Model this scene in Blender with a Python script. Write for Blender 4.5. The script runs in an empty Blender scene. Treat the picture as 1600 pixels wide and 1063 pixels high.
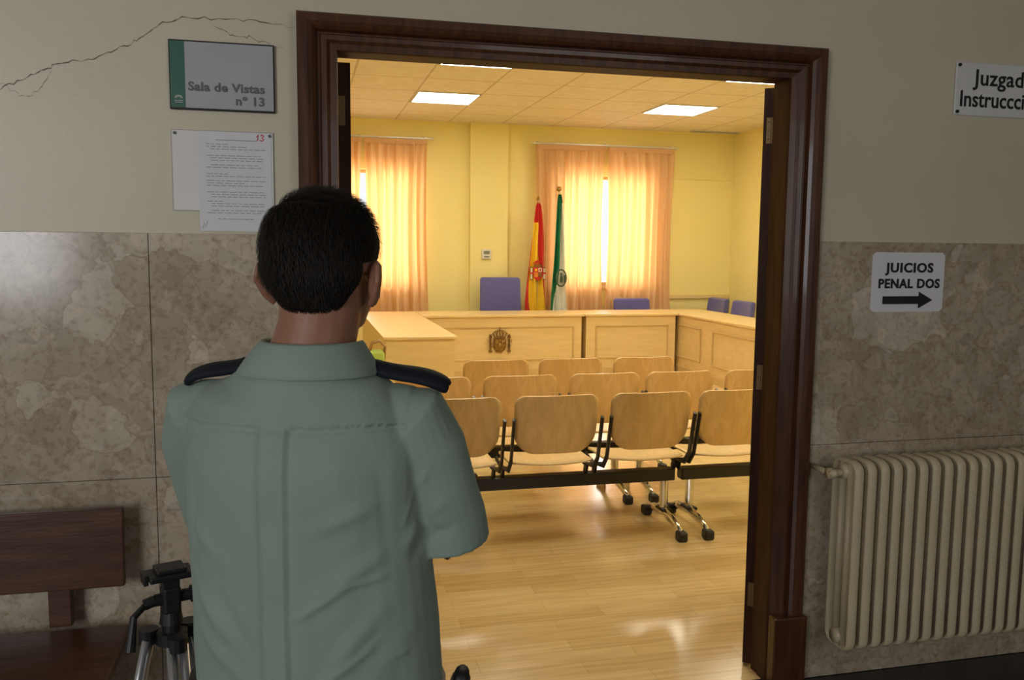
import bpy, bmesh, math, random
from mathutils import Vector, Matrix, noise
random.seed(4)
S=bpy.context.scene
COL=S.collection
try:
    S.view_settings.view_transform='Standard'
    S.view_settings.look='None'
except Exception: pass

# ------------------------------------------------------------ materials
MATS={}
def mat(name,col,rough=.5,metal=0.,col2=None,nscale=5.,stretch=(1,1,1),bump=0.,bscale=None,coat=0.,emis=None,detail=4,distort=0.,contrast=(.35,.65),spec=.5,sheen=0.):
    if name in MATS: return MATS[name]
    m=bpy.data.materials.new(name); m.use_nodes=True
    nt=m.node_tree; N=nt.nodes; L=nt.links; b=N['Principled BSDF']
    b.inputs['Base Color'].default_value=(*col,1); b.inputs['Roughness'].default_value=rough
    b.inputs['Metallic'].default_value=metal
    b.inputs['Specular IOR Level'].default_value=spec
    if coat: b.inputs['Coat Weight'].default_value=coat; b.inputs['Coat Roughness'].default_value=.08
    if sheen: b.inputs['Sheen Weight'].default_value=sheen
    if emis:
        b.inputs['Emission Color'].default_value=(*emis[0],1); b.inputs['Emission Strength'].default_value=emis[1]
    tc=N.new('ShaderNodeTexCoord'); mp=N.new('ShaderNodeMapping'); mp.inputs['Scale'].default_value=stretch
    L.new(tc.outputs['Object'],mp.inputs['Vector'])
    nz=N.new('ShaderNodeTexNoise'); nz.inputs['Scale'].default_value=nscale; nz.inputs['Detail'].default_value=detail
    nz.inputs['Distortion'].default_value=distort
    L.new(mp.outputs['Vector'],nz.inputs['Vector'])
    c2=col2 if col2 else tuple(c*.92 for c in col)
    r=N.new('ShaderNodeValToRGB'); r.color_ramp.elements[0].position=contrast[0]; r.color_ramp.elements[1].position=contrast[1]
    r.color_ramp.elements[0].color=(*col,1); r.color_ramp.elements[1].color=(*c2,1)
    L.new(nz.outputs['Fac'],r.inputs['Fac']); L.new(r.outputs['Color'],b.inputs['Base Color'])
    if bump:
        bn=N.new('ShaderNodeTexNoise'); bn.inputs['Scale'].default_value=bscale or nscale*4; bn.inputs['Detail'].default_value=6
        L.new(mp.outputs['Vector'],bn.inputs['Vector'])
        bp=N.new('ShaderNodeBump'); bp.inputs['Strength'].default_value=bump; bp.inputs['Distance'].default_value=.01
        L.new(bn.outputs['Fac'],bp.inputs['Height']); L.new(bp.outputs['Normal'],b.inputs['Normal'])
    MATS[name]=m
    return m

def marble_mat():
    m=bpy.data.materials.new('beige_breccia_marble'); m.use_nodes=True
    nt=m.node_tree; N=nt.nodes; L=nt.links; b=N['Principled BSDF']
    tc=N.new('ShaderNodeTexCoord')
    n0=N.new('ShaderNodeTexNoise'); n0.inputs['Scale'].default_value=9; n0.inputs['Detail'].default_value=8
    L.new(tc.outputs['Object'],n0.inputs['Vector'])
    mx=N.new('ShaderNodeMixRGB'); mx.blend_type='LINEAR_LIGHT'; mx.inputs['Fac'].default_value=.075
    L.new(tc.outputs['Object'],mx.inputs['Color1']); L.new(n0.outputs['Color'],mx.inputs['Color2'])
    def vor(scale,stops,sm):
        v=N.new('ShaderNodeTexVoronoi'); v.inputs['Scale'].default_value=scale; v.feature='SMOOTH_F1'; v.inputs['Smoothness'].default_value=sm
        L.new(mx.outputs['Color'],v.inputs['Vector'])
        sep=N.new('ShaderNodeSeparateColor'); L.new(v.outputs['Color'],sep.inputs['Color'])
        r=N.new('ShaderNodeValToRGB'); e=r.color_ramp.elements
        e[0].position=stops[0][0]; e[0].color=(*stops[0][1],1); e[1].position=stops[-1][0]; e[1].color=(*stops[-1][1],1)
        for p,c in stops[1:-1]:
            x=e.new(p); x.color=(*c,1)
        L.new(sep.outputs[0],r.inputs['Fac']); return r
    ra=vor(7.,[(0,(.455,.385,.295)),(.5,(.485,.415,.32)),(.80,(.50,.43,.335)),(.88,(.595,.525,.425))],.08)
    rb=vor(24.,[(0,(.80,.79,.77)),(.3,(.94,.93,.92)),(.75,(1,1,1)),(1,(1.15,1.14,1.12))],.08)
    n2=N.new('ShaderNodeTexNoise'); n2.inputs['Scale'].default_value=52; n2.inputs['Detail'].default_value=9; n2.inputs['Roughness'].default_value=.65
    L.new(tc.outputs['Object'],n2.inputs['Vector'])
    r2=N.new('ShaderNodeValToRGB'); r2.color_ramp.elements[0].position=.38; r2.color_ramp.elements[0].color=(.74,.69,.63,1)
    r2.color_ramp.elements[1].position=.49; r2.color_ramp.elements[1].color=(1,1,1,1)
    L.new(n2.outputs['Fac'],r2.inputs['Fac'])
    n3=N.new('ShaderNodeTexNoise'); n3.inputs['Scale'].default_value=4.; n3.inputs['Detail'].default_value=9
    L.new(tc.outputs['Object'],n3.inputs['Vector'])
    r3=N.new('ShaderNodeValToRGB'); r3.color_ramp.elements[0].position=.38; r3.color_ramp.elements[0].color=(.88,.86,.82,1)
    r3.color_ramp.elements[1].position=.58; r3.color_ramp.elements[1].color=(1,1,1,1)
    L.new(n3.outputs['Fac'],r3.inputs['Fac'])
    v2=N.new('ShaderNodeTexVoronoi'); v2.feature='DISTANCE_TO_EDGE'; v2.inputs['Scale'].default_value=7.
    L.new(mx.outputs['Color'],v2.inputs['Vector'])
    r4=N.new('ShaderNodeValToRGB'); r4.color_ramp.elements[0].color=(.82,.77,.71,1); r4.color_ramp.elements[1].position=.03; r4.color_ramp.elements[1].color=(1,1,1,1)
    L.new(v2.outputs['Distance'],r4.inputs['Fac'])
    cur=ra.outputs['Color']
    for x in(rb,r2,r3,r4):
        m2=N.new('ShaderNodeMixRGB'); m2.blend_type='MULTIPLY'; m2.inputs['Fac'].default_value=.8
        L.new(cur,m2.inputs['Color1']); L.new(x.outputs['Color'],m2.inputs['Color2']); cur=m2.outputs['Color']
    L.new(cur,b.inputs['Base Color'])
    b.inputs['Roughness'].default_value=.16
    return m

def brick_mat(name,c1,c2,mortar,w,h,ms,off,rough,loc=(0,0,0),grain=None,coat=0,offfreq=2,bias=0.,crough=.12):
    m=bpy.data.materials.new(name); m.use_nodes=True
    nt=m.node_tree; N=nt.nodes; L=nt.links; b=N['Principled BSDF']
    tc=N.new('ShaderNodeTexCoord'); mp=N.new('ShaderNodeMapping'); mp.inputs['Location'].default_value=loc
    L.new(tc.outputs['Object'],mp.inputs['Vector'])
    br=N.new('ShaderNodeTexBrick'); br.offset=off; br.offset_frequency=offfreq
    br.inputs['Scale'].default_value=1; br.inputs['Brick Width'].default_value=w; br.inputs['Row Height'].default_value=h
    br.inputs['Mortar Size'].default_value=ms; br.inputs['Mortar Smooth'].default_value=.1; br.inputs['Bias'].default_value=bias
    br.inputs['Color1'].default_value=(*c1,1); br.inputs['Color2'].default_value=(*c2,1); br.inputs['Mortar'].default_value=(*mortar,1)
    L.new(mp.outputs['Vector'],br.inputs['Vector'])
    out=br.outputs['Color']
    nz=N.new('ShaderNodeTexNoise'); nz.inputs['Detail'].default_value=5
    mp2=N.new('ShaderNodeMapping'); L.new(tc.outputs['Object'],mp2.inputs['Vector'])
    mp2.inputs['Scale'].default_value=grain[0] if grain else (3,3,3)
    nz.inputs['Scale'].default_value=grain[1] if grain else 3
    L.new(mp2.outputs['Vector'],nz.inputs['Vector'])
    r=N.new('ShaderNodeValToRGB'); k=grain[2] if grain else .93
    r.color_ramp.elements[0].position=.35; r.color_ramp.elements[0].color=(k,k*.97,k*.92,1)
    r.color_ramp.elements[1].position=.65; r.color_ramp.elements[1].color=(1,1,1,1)
    L.new(nz.outputs['Fac'],r.inputs['Fac'])
    mm=N.new('ShaderNodeMixRGB'); mm.blend_type='MULTIPLY'; mm.inputs['Fac'].default_value=1
    L.new(out,mm.inputs['Color1']); L.new(r.outputs['Color'],mm.inputs['Color2']); L.new(mm.outputs['Color'],b.inputs['Base Color'])
    b.inputs['Roughness'].default_value=rough
    if coat: b.inputs['Coat Weight'].default_value=coat; b.inputs['Coat Roughness'].default_value=crough
    return m

def curtain_mat():
    m=bpy.data.materials.new('peach_curtain_cloth'); m.use_nodes=True
    nt=m.node_tree; N=nt.nodes; L=nt.links
    for n in list(N):
        if n.type!='OUTPUT_MATERIAL': N.remove(n)
    out=[n for n in N if n.type=='OUTPUT_MATERIAL'][0]
    tc=N.new('ShaderNodeTexCoord'); nz=N.new('ShaderNodeTexNoise'); nz.inputs['Scale'].default_value=60
    L.new(tc.outputs['Object'],nz.inputs['Vector'])
    r=N.new('ShaderNodeValToRGB'); r.color_ramp.elements[0].color=(.76,.53,.32,1); r.color_ramp.elements[1].color=(.82,.60,.38,1)
    L.new(nz.outputs['Fac'],r.inputs['Fac'])
    d=N.new('ShaderNodeBsdfDiffuse'); L.new(r.outputs['Color'],d.inputs['Color'])
    t=N.new('ShaderNodeBsdfTranslucent'); t.inputs['Color'].default_value=(1,.61,.25,1)
    mx=N.new('ShaderNodeMixShader'); mx.inputs['Fac'].default_value=.31
    L.new(d.outputs[0],mx.inputs[1]); L.new(t.outputs[0],mx.inputs[2]); L.new(mx.outputs[0],out.inputs['Surface'])
    return m

M_paint=mat('corridor_cream_paint',(.655,.60,.46),.42,col2=(.605,.555,.425),nscale=1.5,bump=.06,bscale=60)
M_marble=marble_mat()
M_yel=mat('yellow_wall_paint',(.88,.785,.35),.6,col2=(.85,.755,.325),nscale=1.2,bump=.03,bscale=80)
M_floor=brick_mat('honey_laminate_floor',(.77,.57,.28),(.67,.47,.20),(.50,.34,.14),.62,.095,.0009,.37,.21,grain=((1.5,22,1),2.2,.83),coat=.3,offfreq=2,crough=.13)
M_ceil=brick_mat('ceiling_tile_grid',(.80,.755,.65),(.78,.735,.63),(.58,.51,.40),.70,.70,.011,0.,.8,loc=(-1.22,-6.65,0))
M_dkfloor=mat('dark_stone_floor',(.018,.02,.02),.25,col2=(.035,.036,.034),nscale=12)
M_cor_ceil=mat('corridor_ceiling_plaster',(.45,.42,.36),.8)
M_mahog=mat('mahogany_door_wood',(.098,.034,.014),.36,col2=(.055,.019,.008),nscale=9,stretch=(6,6,.6),bump=.1,coat=.2,spec=.4)
M_mahogd=mat('mahogany_leaf_wood',(.070,.026,.013),.55,col2=(.040,.015,.008),nscale=9,stretch=(6,6,.6),bump=.1,spec=.2)
M_mahog2=mat('mahogany_bench_wood',(.100,.040,.019),.4,col2=(.06,.024,.011),nscale=5,stretch=(.8,6,6),bump=.08,coat=.12,spec=.35)
M_beech=mat('beech_plywood',(.71,.47,.20),.30,col2=(.61,.385,.145),nscale=3.5,stretch=(5,5,1.1),coat=.35,distort=1.5)
M_beech_seat=mat('beech_seat_plywood',(.80,.60,.31),.3,col2=(.73,.52,.25),nscale=3.5,stretch=(5,1.1,5),coat=.2,distort=1.5)
M_desk=mat('pale_beech_laminate',(.78,.60,.30),.35,col2=(.73,.545,.25),nscale=3,stretch=(.8,3,7),coat=.1)
M_desk2=mat('pale_beech_moulding',(.64,.46,.20),.35)
M_blackm=mat('black_powder_steel',(.012,.012,.014),.4)
M_blackp=mat('black_plastic',(.015,.015,.016),.5)
M_chrome=mat('chrome_steel',(.75,.75,.76),.14,metal=1.)
M_blue=mat('violet_blue_upholstery',(.12,.12,.36),.85,col2=(.10,.10,.31),nscale=80,sheen=.3)
M_brass=mat('aged_brass',(.42,.28,.09),.35,metal=.9)
M_hinge=mat('dull_brass_hinge',(.24,.155,.065),.5,metal=.6)
M_bronze=mat('antique_bronze',(.33,.19,.05),.42,metal=.7,col2=(.14,.08,.03),nscale=40)
M_white=mat('white_acrylic',(.72,.72,.72),.2)
M_paper=mat('white_paper',(.76,.76,.79),.7,col2=(.72,.72,.76),nscale=4)
M_black=mat('black_print',(.01,.01,.012),.6)
M_greyp=mat('grey_print',(.13,.13,.15),.6)
M_lightprint=mat('faint_grey_print',(.36,.36,.39),.7)
M_silver=mat('silver_sign_face',(.46,.47,.51),.28,col2=(.41,.42,.46),nscale=3)
M_green=mat('sign_green',(.025,.13,.085),.4)
M_red=mat('red_ink',(.7,.02,.03),.5)
M_cream=mat('cream_radiator_enamel',(.65,.565,.385),.35,col2=(.60,.515,.345),nscale=8)
M_shirt=mat('sage_green_shirt_cotton',(.262,.340,.298),.9,col2=(.243,.318,.278),nscale=6,bump=.14,bscale=420,sheen=.1,spec=.15)
M_navy=mat('navy_epaulette_cloth',(.007,.010,.018),.75,bump=.1,bscale=200,spec=.3)
M_skin=mat('skin',(.32,.15,.095),.5,col2=(.28,.125,.075),nscale=20,bump=.05,bscale=150)
M_hair=mat('short_black_hair',(.017,.012,.009),.65,col2=(.006,.0045,.0035),nscale=160,stretch=(1,1,.15),bump=.4,bscale=260,spec=.25)
M_trous=mat('dark_green_trousers',(.05,.09,.075),.9)
M_tub=mat('tripod_aluminium',(.50,.51,.55),.3,metal=.8)
M_fred=mat('flag_red',(.62,.02,.02),.7); M_fyel=mat('flag_yellow',(.92,.62,.03),.7)
M_fgreen=mat('flag_green',(.01,.19,.08),.7); M_fwhite=mat('flag_white',(.8,.8,.74),.7)
M_lime=mat('lime_green_canvas',(.42,.55,.12),.8); M_tan=mat('tan_leather',(.38,.22,.09),.6)
M_curt=curtain_mat()
M_lamp=mat('fluorescent_diffuser',(.9,.9,.85),.5,emis=((1,.925,.75),20.))
M_crack=mat('crack_shadow',(.17,.145,.105),.9)
M_eyew=mat('eye_white',(.7,.68,.65),.3); M_iris=mat('brown_iris',(.05,.02,.01),.2)

# ------------------------------------------------------------ mesh helpers
def mkobj(name,bm,m,parent=None,loc=(0,0,0),smooth=False,**props):
    me=bpy.data.meshes.new(name)
    bmesh.ops.recalc_face_normals(bm,faces=bm.faces)
    bm.to_mesh(me); bm.free()
    return mkobj_me(name,me,m,parent,loc,smooth,**props)
def mkobj_me(name,me,m,parent=None,loc=(0,0,0),smooth=False,**props):
    o=bpy.data.objects.new(name,me); COL.objects.link(o)
    ms=m if isinstance(m,(list,tuple)) else [m]
    for x in ms: me.materials.append(x)
    if smooth:
        for p in me.polygons: p.use_smooth=True
    o.location=loc
    if parent: o.parent=parent
    for k,v in props.items(): o[k]=v
    return o
def thing(name,label,cat,loc=(0,0,0),rz=0,group=None):
    e=bpy.data.objects.new(name,None); e.empty_display_size=.1; COL.objects.link(e)
    e.location=loc; e.rotation_euler=(0,0,rz); e['label']=label; e['category']=cat
    if group: e['group']=group
    return e
def box(bm,x0,x1,y0,y1,z0,z1,r=0,seg=2,mi=0):
    vs=[bm.verts.new((x,y,z)) for x in(x0,x1) for y in(y0,y1) for z in(z0,z1)]
    F=[(0,1,3,2),(4,6,7,5),(0,4,5,1),(2,3,7,6),(0,2,6,4),(1,5,7,3)]
    fs=[bm.faces.new([vs[i] for i in f]) for f in F]
    for f in fs: f.material_index=mi
    if r>0:
        es=list({e for f in fs for e in f.edges})
        bmesh.ops.bevel(bm,geom=es,offset=r,segments=seg,profile=.5,affect='EDGES')
    return fs
def tube(bm,pts,radii,seg=12,ref=(0,1,0),cap=True,closed=False):
    pts=[Vector(p) for p in pts]; rings=[]
    n=len(pts)
    for i,p in enumerate(pts):
        if closed: t=(pts[(i+1)%n]-pts[i-1])
        elif i==0: t=pts[1]-p
        elif i==n-1: t=p-pts[i-1]
        else: t=(pts[i+1]-p).normalized()+(p-pts[i-1]).normalized()
        t.normalize(); R=Vector(ref)
        u=R.cross(t)
        if u.length<.05: u=Vector((1,0,0)).cross(t)
        if u.length<.05: u=Vector((0,0,1)).cross(t)
        u.normalize(); v=t.cross(u)
        r=radii[i] if isinstance(radii,list) else radii
        rx,ry=(r if isinstance(r,tuple) else (r,r))
        rings.append([bm.verts.new(p+u*rx*math.cos(a)+v*ry*math.sin(a)) for a in [2*math.pi*k/seg for k in range(seg)]])
    m=n if closed else n-1
    for i in range(m):
        A,B=rings[i],rings[(i+1)%n]
        for k in range(seg): bm.faces.new((A[k],A[(k+1)%seg],B[(k+1)%seg],B[k]))
    if cap and not closed:
        bm.faces.new(list(reversed(rings[0]))); bm.faces.new(rings[-1])
def ball(bm,c,s,u=20,v=12):
    s=s if isinstance(s,(tuple,list)) else (s,s,s)
    r=bmesh.ops.create_uvsphere(bm,u_segments=u,v_segments=v,radius=1)
    for q in r['verts']: q.co=Vector((q.co.x*s[0]+c[0],q.co.y*s[1]+c[1],q.co.z*s[2]+c[2]))
    return r['verts']
def cyl(bm,a,b,r,seg=20,r2=None): tube(bm,[a,b],[r,r if r2 is None else r2],seg)
def prism(bm,poly,y0,y1,mi=0):
    A=[bm.verts.new((x,y0,z)) for x,z in poly]; B=[bm.verts.new((x,y1,z)) for x,z in poly]
    n=len(poly); fs=[bm.faces.new(A),bm.faces.new(list(reversed(B)))]
    for i in range(n): fs.append(bm.faces.new((A[i],B[i],B[(i+1)%n],A[(i+1)%n])))
    for f in fs: f.material_index=mi
def boxobj(name,dims,m,parent=None,r=0,seg=2,**p):
    bm=bmesh.new(); box(bm,*dims,r=r,seg=seg); return mkobj(name,bm,m,parent,**p)
def struct(o): o['kind']='structure'; return o
def evalmesh(o):
    dg=bpy.context.evaluated_depsgraph_get(); dg.update()
    return bpy.data.meshes.new_from_object(o.evaluated_get(dg))
def text(name,body,size,loc,m,parent=None,align='LEFT',bold=0.,ext=.0006,sx=1.,sp=1.):
    cu=bpy.data.curves.new(name,'FONT'); cu.body=body; cu.size=size; cu.align_x=align; cu.extrude=ext; cu.offset=bold; cu.resolution_u=3; cu.space_character=sp
    t=bpy.data.objects.new('tmp',cu); COL.objects.link(t)
    me=evalmesh(t); bpy.data.objects.remove(t)
    me.transform(Matrix.Rotation(math.pi/2,4,'X')@Matrix.Diagonal((sx,1,1,1)))
    me.materials.clear()
    return mkobj_me(name,me,m,parent,loc)
def remeshed(name,build,voxel,it,m,parent=None,disp=None,**p):
    bm=bmesh.new(); build(bm); bmesh.ops.recalc_face_normals(bm,faces=bm.faces)
    me=bpy.data.meshes.new('t'); bm.to_mesh(me); bm.free()
    o=bpy.data.objects.new('t',me); COL.objects.link(o)
    r=o.modifiers.new('r','REMESH'); r.mode='VOXEL'; r.voxel_size=voxel
    s=o.modifiers.new('s','SMOOTH'); s.factor=.5; s.iterations=it
    me2=evalmesh(o); bpy.data.objects.remove(o)
    if disp:
        ns=[v.normal.copy() for v in me2.vertices]
        for v,n in zip(me2.vertices,ns):
            v.co=disp(v.co.copy(),n)
    return mkobj_me(name,me2,m,parent,smooth=True,**p)

# ------------------------------------------------------------ camera
right=Vector((.97182,-.23548,.00974)); down=Vector((-.01555,-.10525,-.99434)); fwd=Vector((.23527,.96616,-.10594))
up=-down; back=-fwd
cam=bpy.data.cameras.new('camera'); co=bpy.data.objects.new('camera',cam); COL.objects.link(co)
co.matrix_world=Matrix(((right.x,up.x,back.x,0),(right.y,up.y,back.y,-2.7),(right.z,up.z,back.z,1.56),(0,0,0,1)))
cam.sensor_width=36; cam.lens=30.465; cam.clip_start=.05
S.camera=co

# ------------------------------------------------------------ setting
XL,XR,ZT=.112,1.615,2.137     # door opening
WT=.10
CH=3.2; YB=8.85; RX0,RX1=-1.3,6.06
bm=bmesh.new()
box(bm,-5,XL-.005,0,WT,0,3.4); box(bm,XR+.005,7,0,WT,0,3.4); box(bm,XL-.005,XR+.005,0,WT,ZT+.005,3.4)
wf=struct(mkobj('wall_front',bm,M_paint))
bm=bmesh.new()
box(bm,RX0,XL-.12,WT,WT+.01,0,CH); box(bm,XR+.12,RX1,WT,WT+.01,0,CH); box(bm,XL-.12,XR+.12,WT,WT+.01,ZT+.1,CH)
struct(mkobj('wall_inner',bm,M_yel))
def wains(name,x0,x1,seams):
    bm=bmesh.new(); xs=[x0]+seams+[x1]; g=.0009
    for a,b in zip(xs[:-1],xs[1:]):
        for z0,z1 in((.0,.872),(.872,1.593)):
            box(bm,a+g,b-g,-.014,0,z0+g,z1-g,r=.0012,seg=1)
    o=struct(mkobj(name,bm,M_marble)); return o
wains('trim_1',-5,XL-.115,[-4.2,-3.28,-2.33,-1.38,-.427])
wains('trim_2',XR+.115,7,[2.9,3.85,4.8,5.75])
struct(boxobj('floor',(RX0,RX1,.02,YB,-.06,0),M_floor))
struct(boxobj('floor_corridor',(-5,7,-4.6,.02,-.06,-.001),M_dkfloor))
struct(boxobj('ceiling',(RX0,RX1,WT,YB,CH,CH+.05),M_ceil))
struct(boxobj('ceiling_corridor',(-5,7,-4.6,0,3.4,3.45),M_cor_ceil))
struct(boxobj('wall_west',(-5.1,-5,-4.6,0,0,3.4),M_paint))
struct(boxobj('wall_east',(7,7.1,-4.6,0,0,3.4),M_paint))
bm=bmesh.new()
WS=((-3.6,-1.7),(1.4,3.2)); Z0,Z1=1.05,2.7
box(bm,-5,-3.6,-4.7,-4.6,0,3.4); box(bm,-1.7,1.4,-4.7,-4.6,0,3.4); box(bm,3.2,7,-4.7,-4.6,0,3.4)
for a,b in WS: box(bm,a,b,-4.7,-4.6,0,Z0); box(bm,a,b,-4.7,-4.6,Z1,3.4)
struct(mkobj('wall_south',bm,M_paint))
W1=(.15,1.47,1.04,2.56); W2=(3.47,4.79,1.04,2.56)
bm=bmesh.new()
box(bm,RX0,W1[0],YB,YB+.2,0,CH); box(bm,W1[1],W2[0],YB,YB+.2,0,CH); box(bm,W2[1],RX1,YB,YB+.2,0,CH)
for w in(W1,W2):
    box(bm,w[0],w[1],YB,YB+.2,0,w[2]); box(bm,w[0],w[1],YB,YB+.2,w[3],CH)
struct(mkobj('wall_back',bm,M_yel))
struct(boxobj('wall_left',(RX0-.1,RX0,WT,YB+.2,0,CH),M_yel))
struct(boxobj('wall_right',(RX1,RX1+.1,WT,YB+.2,0,CH),M_yel))
struct(boxobj('trim_3',(2.2,2.71,YB-.1,YB,0,CH),M_yel))
struct(boxobj('trim_4',(4.82,RX1,YB-.02,YB,2.55,2.58),M_yel))
struct(boxobj('trim_5',(4.82,RX1,YB-.035,YB,.86,.91),M_desk))
bm=bmesh.new(); box(bm,RX0,RX1,YB-.025,YB,CH-.03,CH); box(bm,RX1-.025,RX1,WT,YB-.025,CH-.03,CH)
struct(mkobj('trim_6',bm,M_yel))
M_frame=mat('window_frame_wood',(.5,.33,.14),.4)
for i,w in enumerate((W1,W2)):
    bm=bmesh.new(); t=.05; y0,y1=YB+.07,YB+.12; xm=(w[0]+w[1])/2+.12
    box(bm,w[0],w[0]+t,y0,y1,w[2],w[3]); box(bm,w[1]-t,w[1],y0,y1,w[2],w[3]); box(bm,w[0]+t,w[1]-t,y0,y1,w[2],w[2]+t); box(bm,w[0]+t,w[1]-t,y0,y1,w[3]-t,w[3])
    box(bm,xm-.03,xm+.03,y0,y1,w[2]+t,w[3]-t)
    box(bm,w[0]-.04,w[1]+.04,YB-.045,YB+.07,w[2]-.05,w[2])
    struct(mkobj('window_%d'%(i+1),bm,M_frame))
for i,(a,b) in enumerate(WS):
    bm=bmesh.new()
    for x in(a,(a+b)/2-.03,b-.06): box(bm,x,x+.06,-4.68,-4.63,Z0,Z1)
    box(bm,a,b,-4.68,-4.63,Z0,Z0+.06); box(bm,a,b,-4.68,-4.63,Z1-.06,Z1)
    struct(mkobj('window_%d'%(i+3),bm,M_frame))

def crackribbon(pts,w):
    bm=bmesh.new(); P=[]
    for a,b in zip(pts[:-1],pts[1:]):
        n=9
        for k in range(n):
            t=k/n; P.append((a[0]+(b[0]-a[0])*t+random.uniform(-.003,.003),a[1]+(b[1]-a[1])*t+random.uniform(-.005,.005)))
    P.append(pts[-1]); prev=None
    for i,(x,z) in enumerate(P):
        ww=w*random.uniform(.2,1.3)*(1 if 2<i<len(P)-3 else .3)
        A=bm.verts.new((x,-.0012,z-ww)); B=bm.verts.new((x,-.0012,z+ww))
        if prev: bm.faces.new((prev[0],A,B,prev[1]))
        prev=(A,B)
    return bm
for k,(pts,w) in enumerate([([(-.93,1.93),(-.795,1.981),(-.698,2.03),(-.64,2.06),(-.549,2.075),(-.455,2.122),(-.386,2.176),(-.3085,2.204),(-.151,2.207),(-.01,2.196)],.0015),
            ([(-.24,2.185),(-.19,2.165),(-.13,2.16),(-.03,2.125)],.0009),([(-.80,2.0),(-.74,1.96),(-.70,1.975),(-.66,2.045)],.0007)]):
    o=mkobj('crack',crackribbon(pts,w),M_crack,parent=wf)

# ------------------------------------------------------------ door casing
def casing(name,prof,m):
    bm=bmesh.new(); rows=[]
    for o,y in prof:
        ot=o*.097/.115
        rows.append([bm.verts.new(c) for c in((XL-o,y,0),(XL-o,y,ZT+ot),(XR+o,y,ZT+ot),(XR+o,y,0))])
    for a,b in zip(rows[:-1],rows[1:]):
        for k in range(3): bm.faces.new((a[k],a[k+1],b[k+1],b[k]))
    struct(mkobj(name,bm,m))
casing('trim_7',[(0,-.012),(.02,-.016),(.03,-.026),(.045,-.028),(.05,-.020),(.056,-.020),(.062,-.036),(.072,-.044),(.086,-.050),(.108,-.050),(.115,-.044),(.115,0)],M_mahog)
casing('trim_10',[(0,.10),(0,.055),(-.003,.05),(-.003,.0),(0,-.012)],M_mahogd)
bm=bmesh.new(); box(bm,XR-.004,XR+.125,-.062,-.0145,0,.26,r=.006); struct(mkobj('trim_8',bm,M_mahog))
bm=bmesh.new(); box(bm,XL-.125,XL+.004,-.062,-.0145,0,.26,r=.006); struct(mkobj('trim_9',bm,M_mahog))
def leaf(name,hx,hy,rz,mir,T=.042):
    W=.74;H=ZT-.01
    bm=bmesh.new(); s=mir
    def bx(a,b,y0,y1,z0,z1,r=0): box(bm,min(a*s,b*s),max(a*s,b*s),y0,y1,z0,z1,r=r)
    bx(0,T,0,.11,.01,H); bx(0,T,W-.11,W,.01,H)
    for z0,z1 in((.01,.22),(.95,1.07),(H-.12,H)): bx(0,T,.11,W-.11,z0,z1)
    bx(.010,T-.010,.11,W-.11,.22,.95); bx(.010,T-.010,.11,W-.11,1.07,H-.12)
    bx(.004,T-.004,.17,W-.17,.30,.87,r=.005); bx(.004,T-.004,.17,W-.17,1.15,H-.2,r=.005)
    o=struct(mkobj(name,bm,M_mahogd,loc=(hx,hy,0))); o.rotation_euler=(0,0,rz)
    for z in(.28,1.10,1.98):
        b=bmesh.new()
        xx=(.009*s,.025*s); box(b,min(xx),max(xx),-.002,0,z-.045,z+.045)
        cyl(b,(.006*s,-.004,z-.045),(.006*s,-.004,z+.045),.0045,10)
        for dz in(-.03,0,.03): ball(b,(.018*s,-.003,z+dz),.0025,8,6)
        mkobj('hinge',b,M_hinge,parent=o)
    b=bmesh.new(); cyl(b,(.0,W-.06,1.02),(-.05*s,W-.06,1.02),.01,10); tube(b,[(-.05*s,W-.06,1.02),(-.05*s,W-.17,1.02)],[.009,.008],10)
    mkobj('door_handle',b,M_brass,parent=o)
    return o
leaf('door_1',.116,.112,0,1)
leaf('door_2',XR+.012,.112,-math.radians(32),-1,.036)

# ------------------------------------------------------------ ceiling lights
for x in(1.22,4.02):
    for d in(9.35,7.25,5.15,3.05):
        y=d-2.7
        e=thing('ceiling_light','square recessed fluorescent panel, lit, in the tiled ceiling','ceiling light',(x+.35,y+.35,CH),group='recessed panels in the office ceiling')
        bm=bmesh.new(); t=.025
        for a in((-.35,.35,-.35,-.35+t),(-.35,.35,.35-t,.35),(-.35,-.35+t,-.35+t,.35-t),(.35-t,.35,-.35+t,.35-t)): box(bm,*a,-.012,0)
        mkobj('frame',bm,M_white,e)
        boxobj('diffuser',(-.325,.325,-.325,.325,-.008,-.001),M_lamp,e)
e=thing('air_vent','dark slotted air vent set in the ceiling','vent',(5.65,8.62,CH))
bm=bmesh.new(); box(bm,-.36,.36,-.06,-.05,-.015,0); box(bm,-.36,.36,.05,.06,-.015,0); box(bm,-.36,-.35,-.05,.05,-.015,0); box(bm,.35,.36,-.05,.05,-.015,0)
mkobj('frame',bm,M_white,e)
boxobj('grille',(-.35,.35,-.05,.05,-.006,-.001),M_blackp,e)

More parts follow.
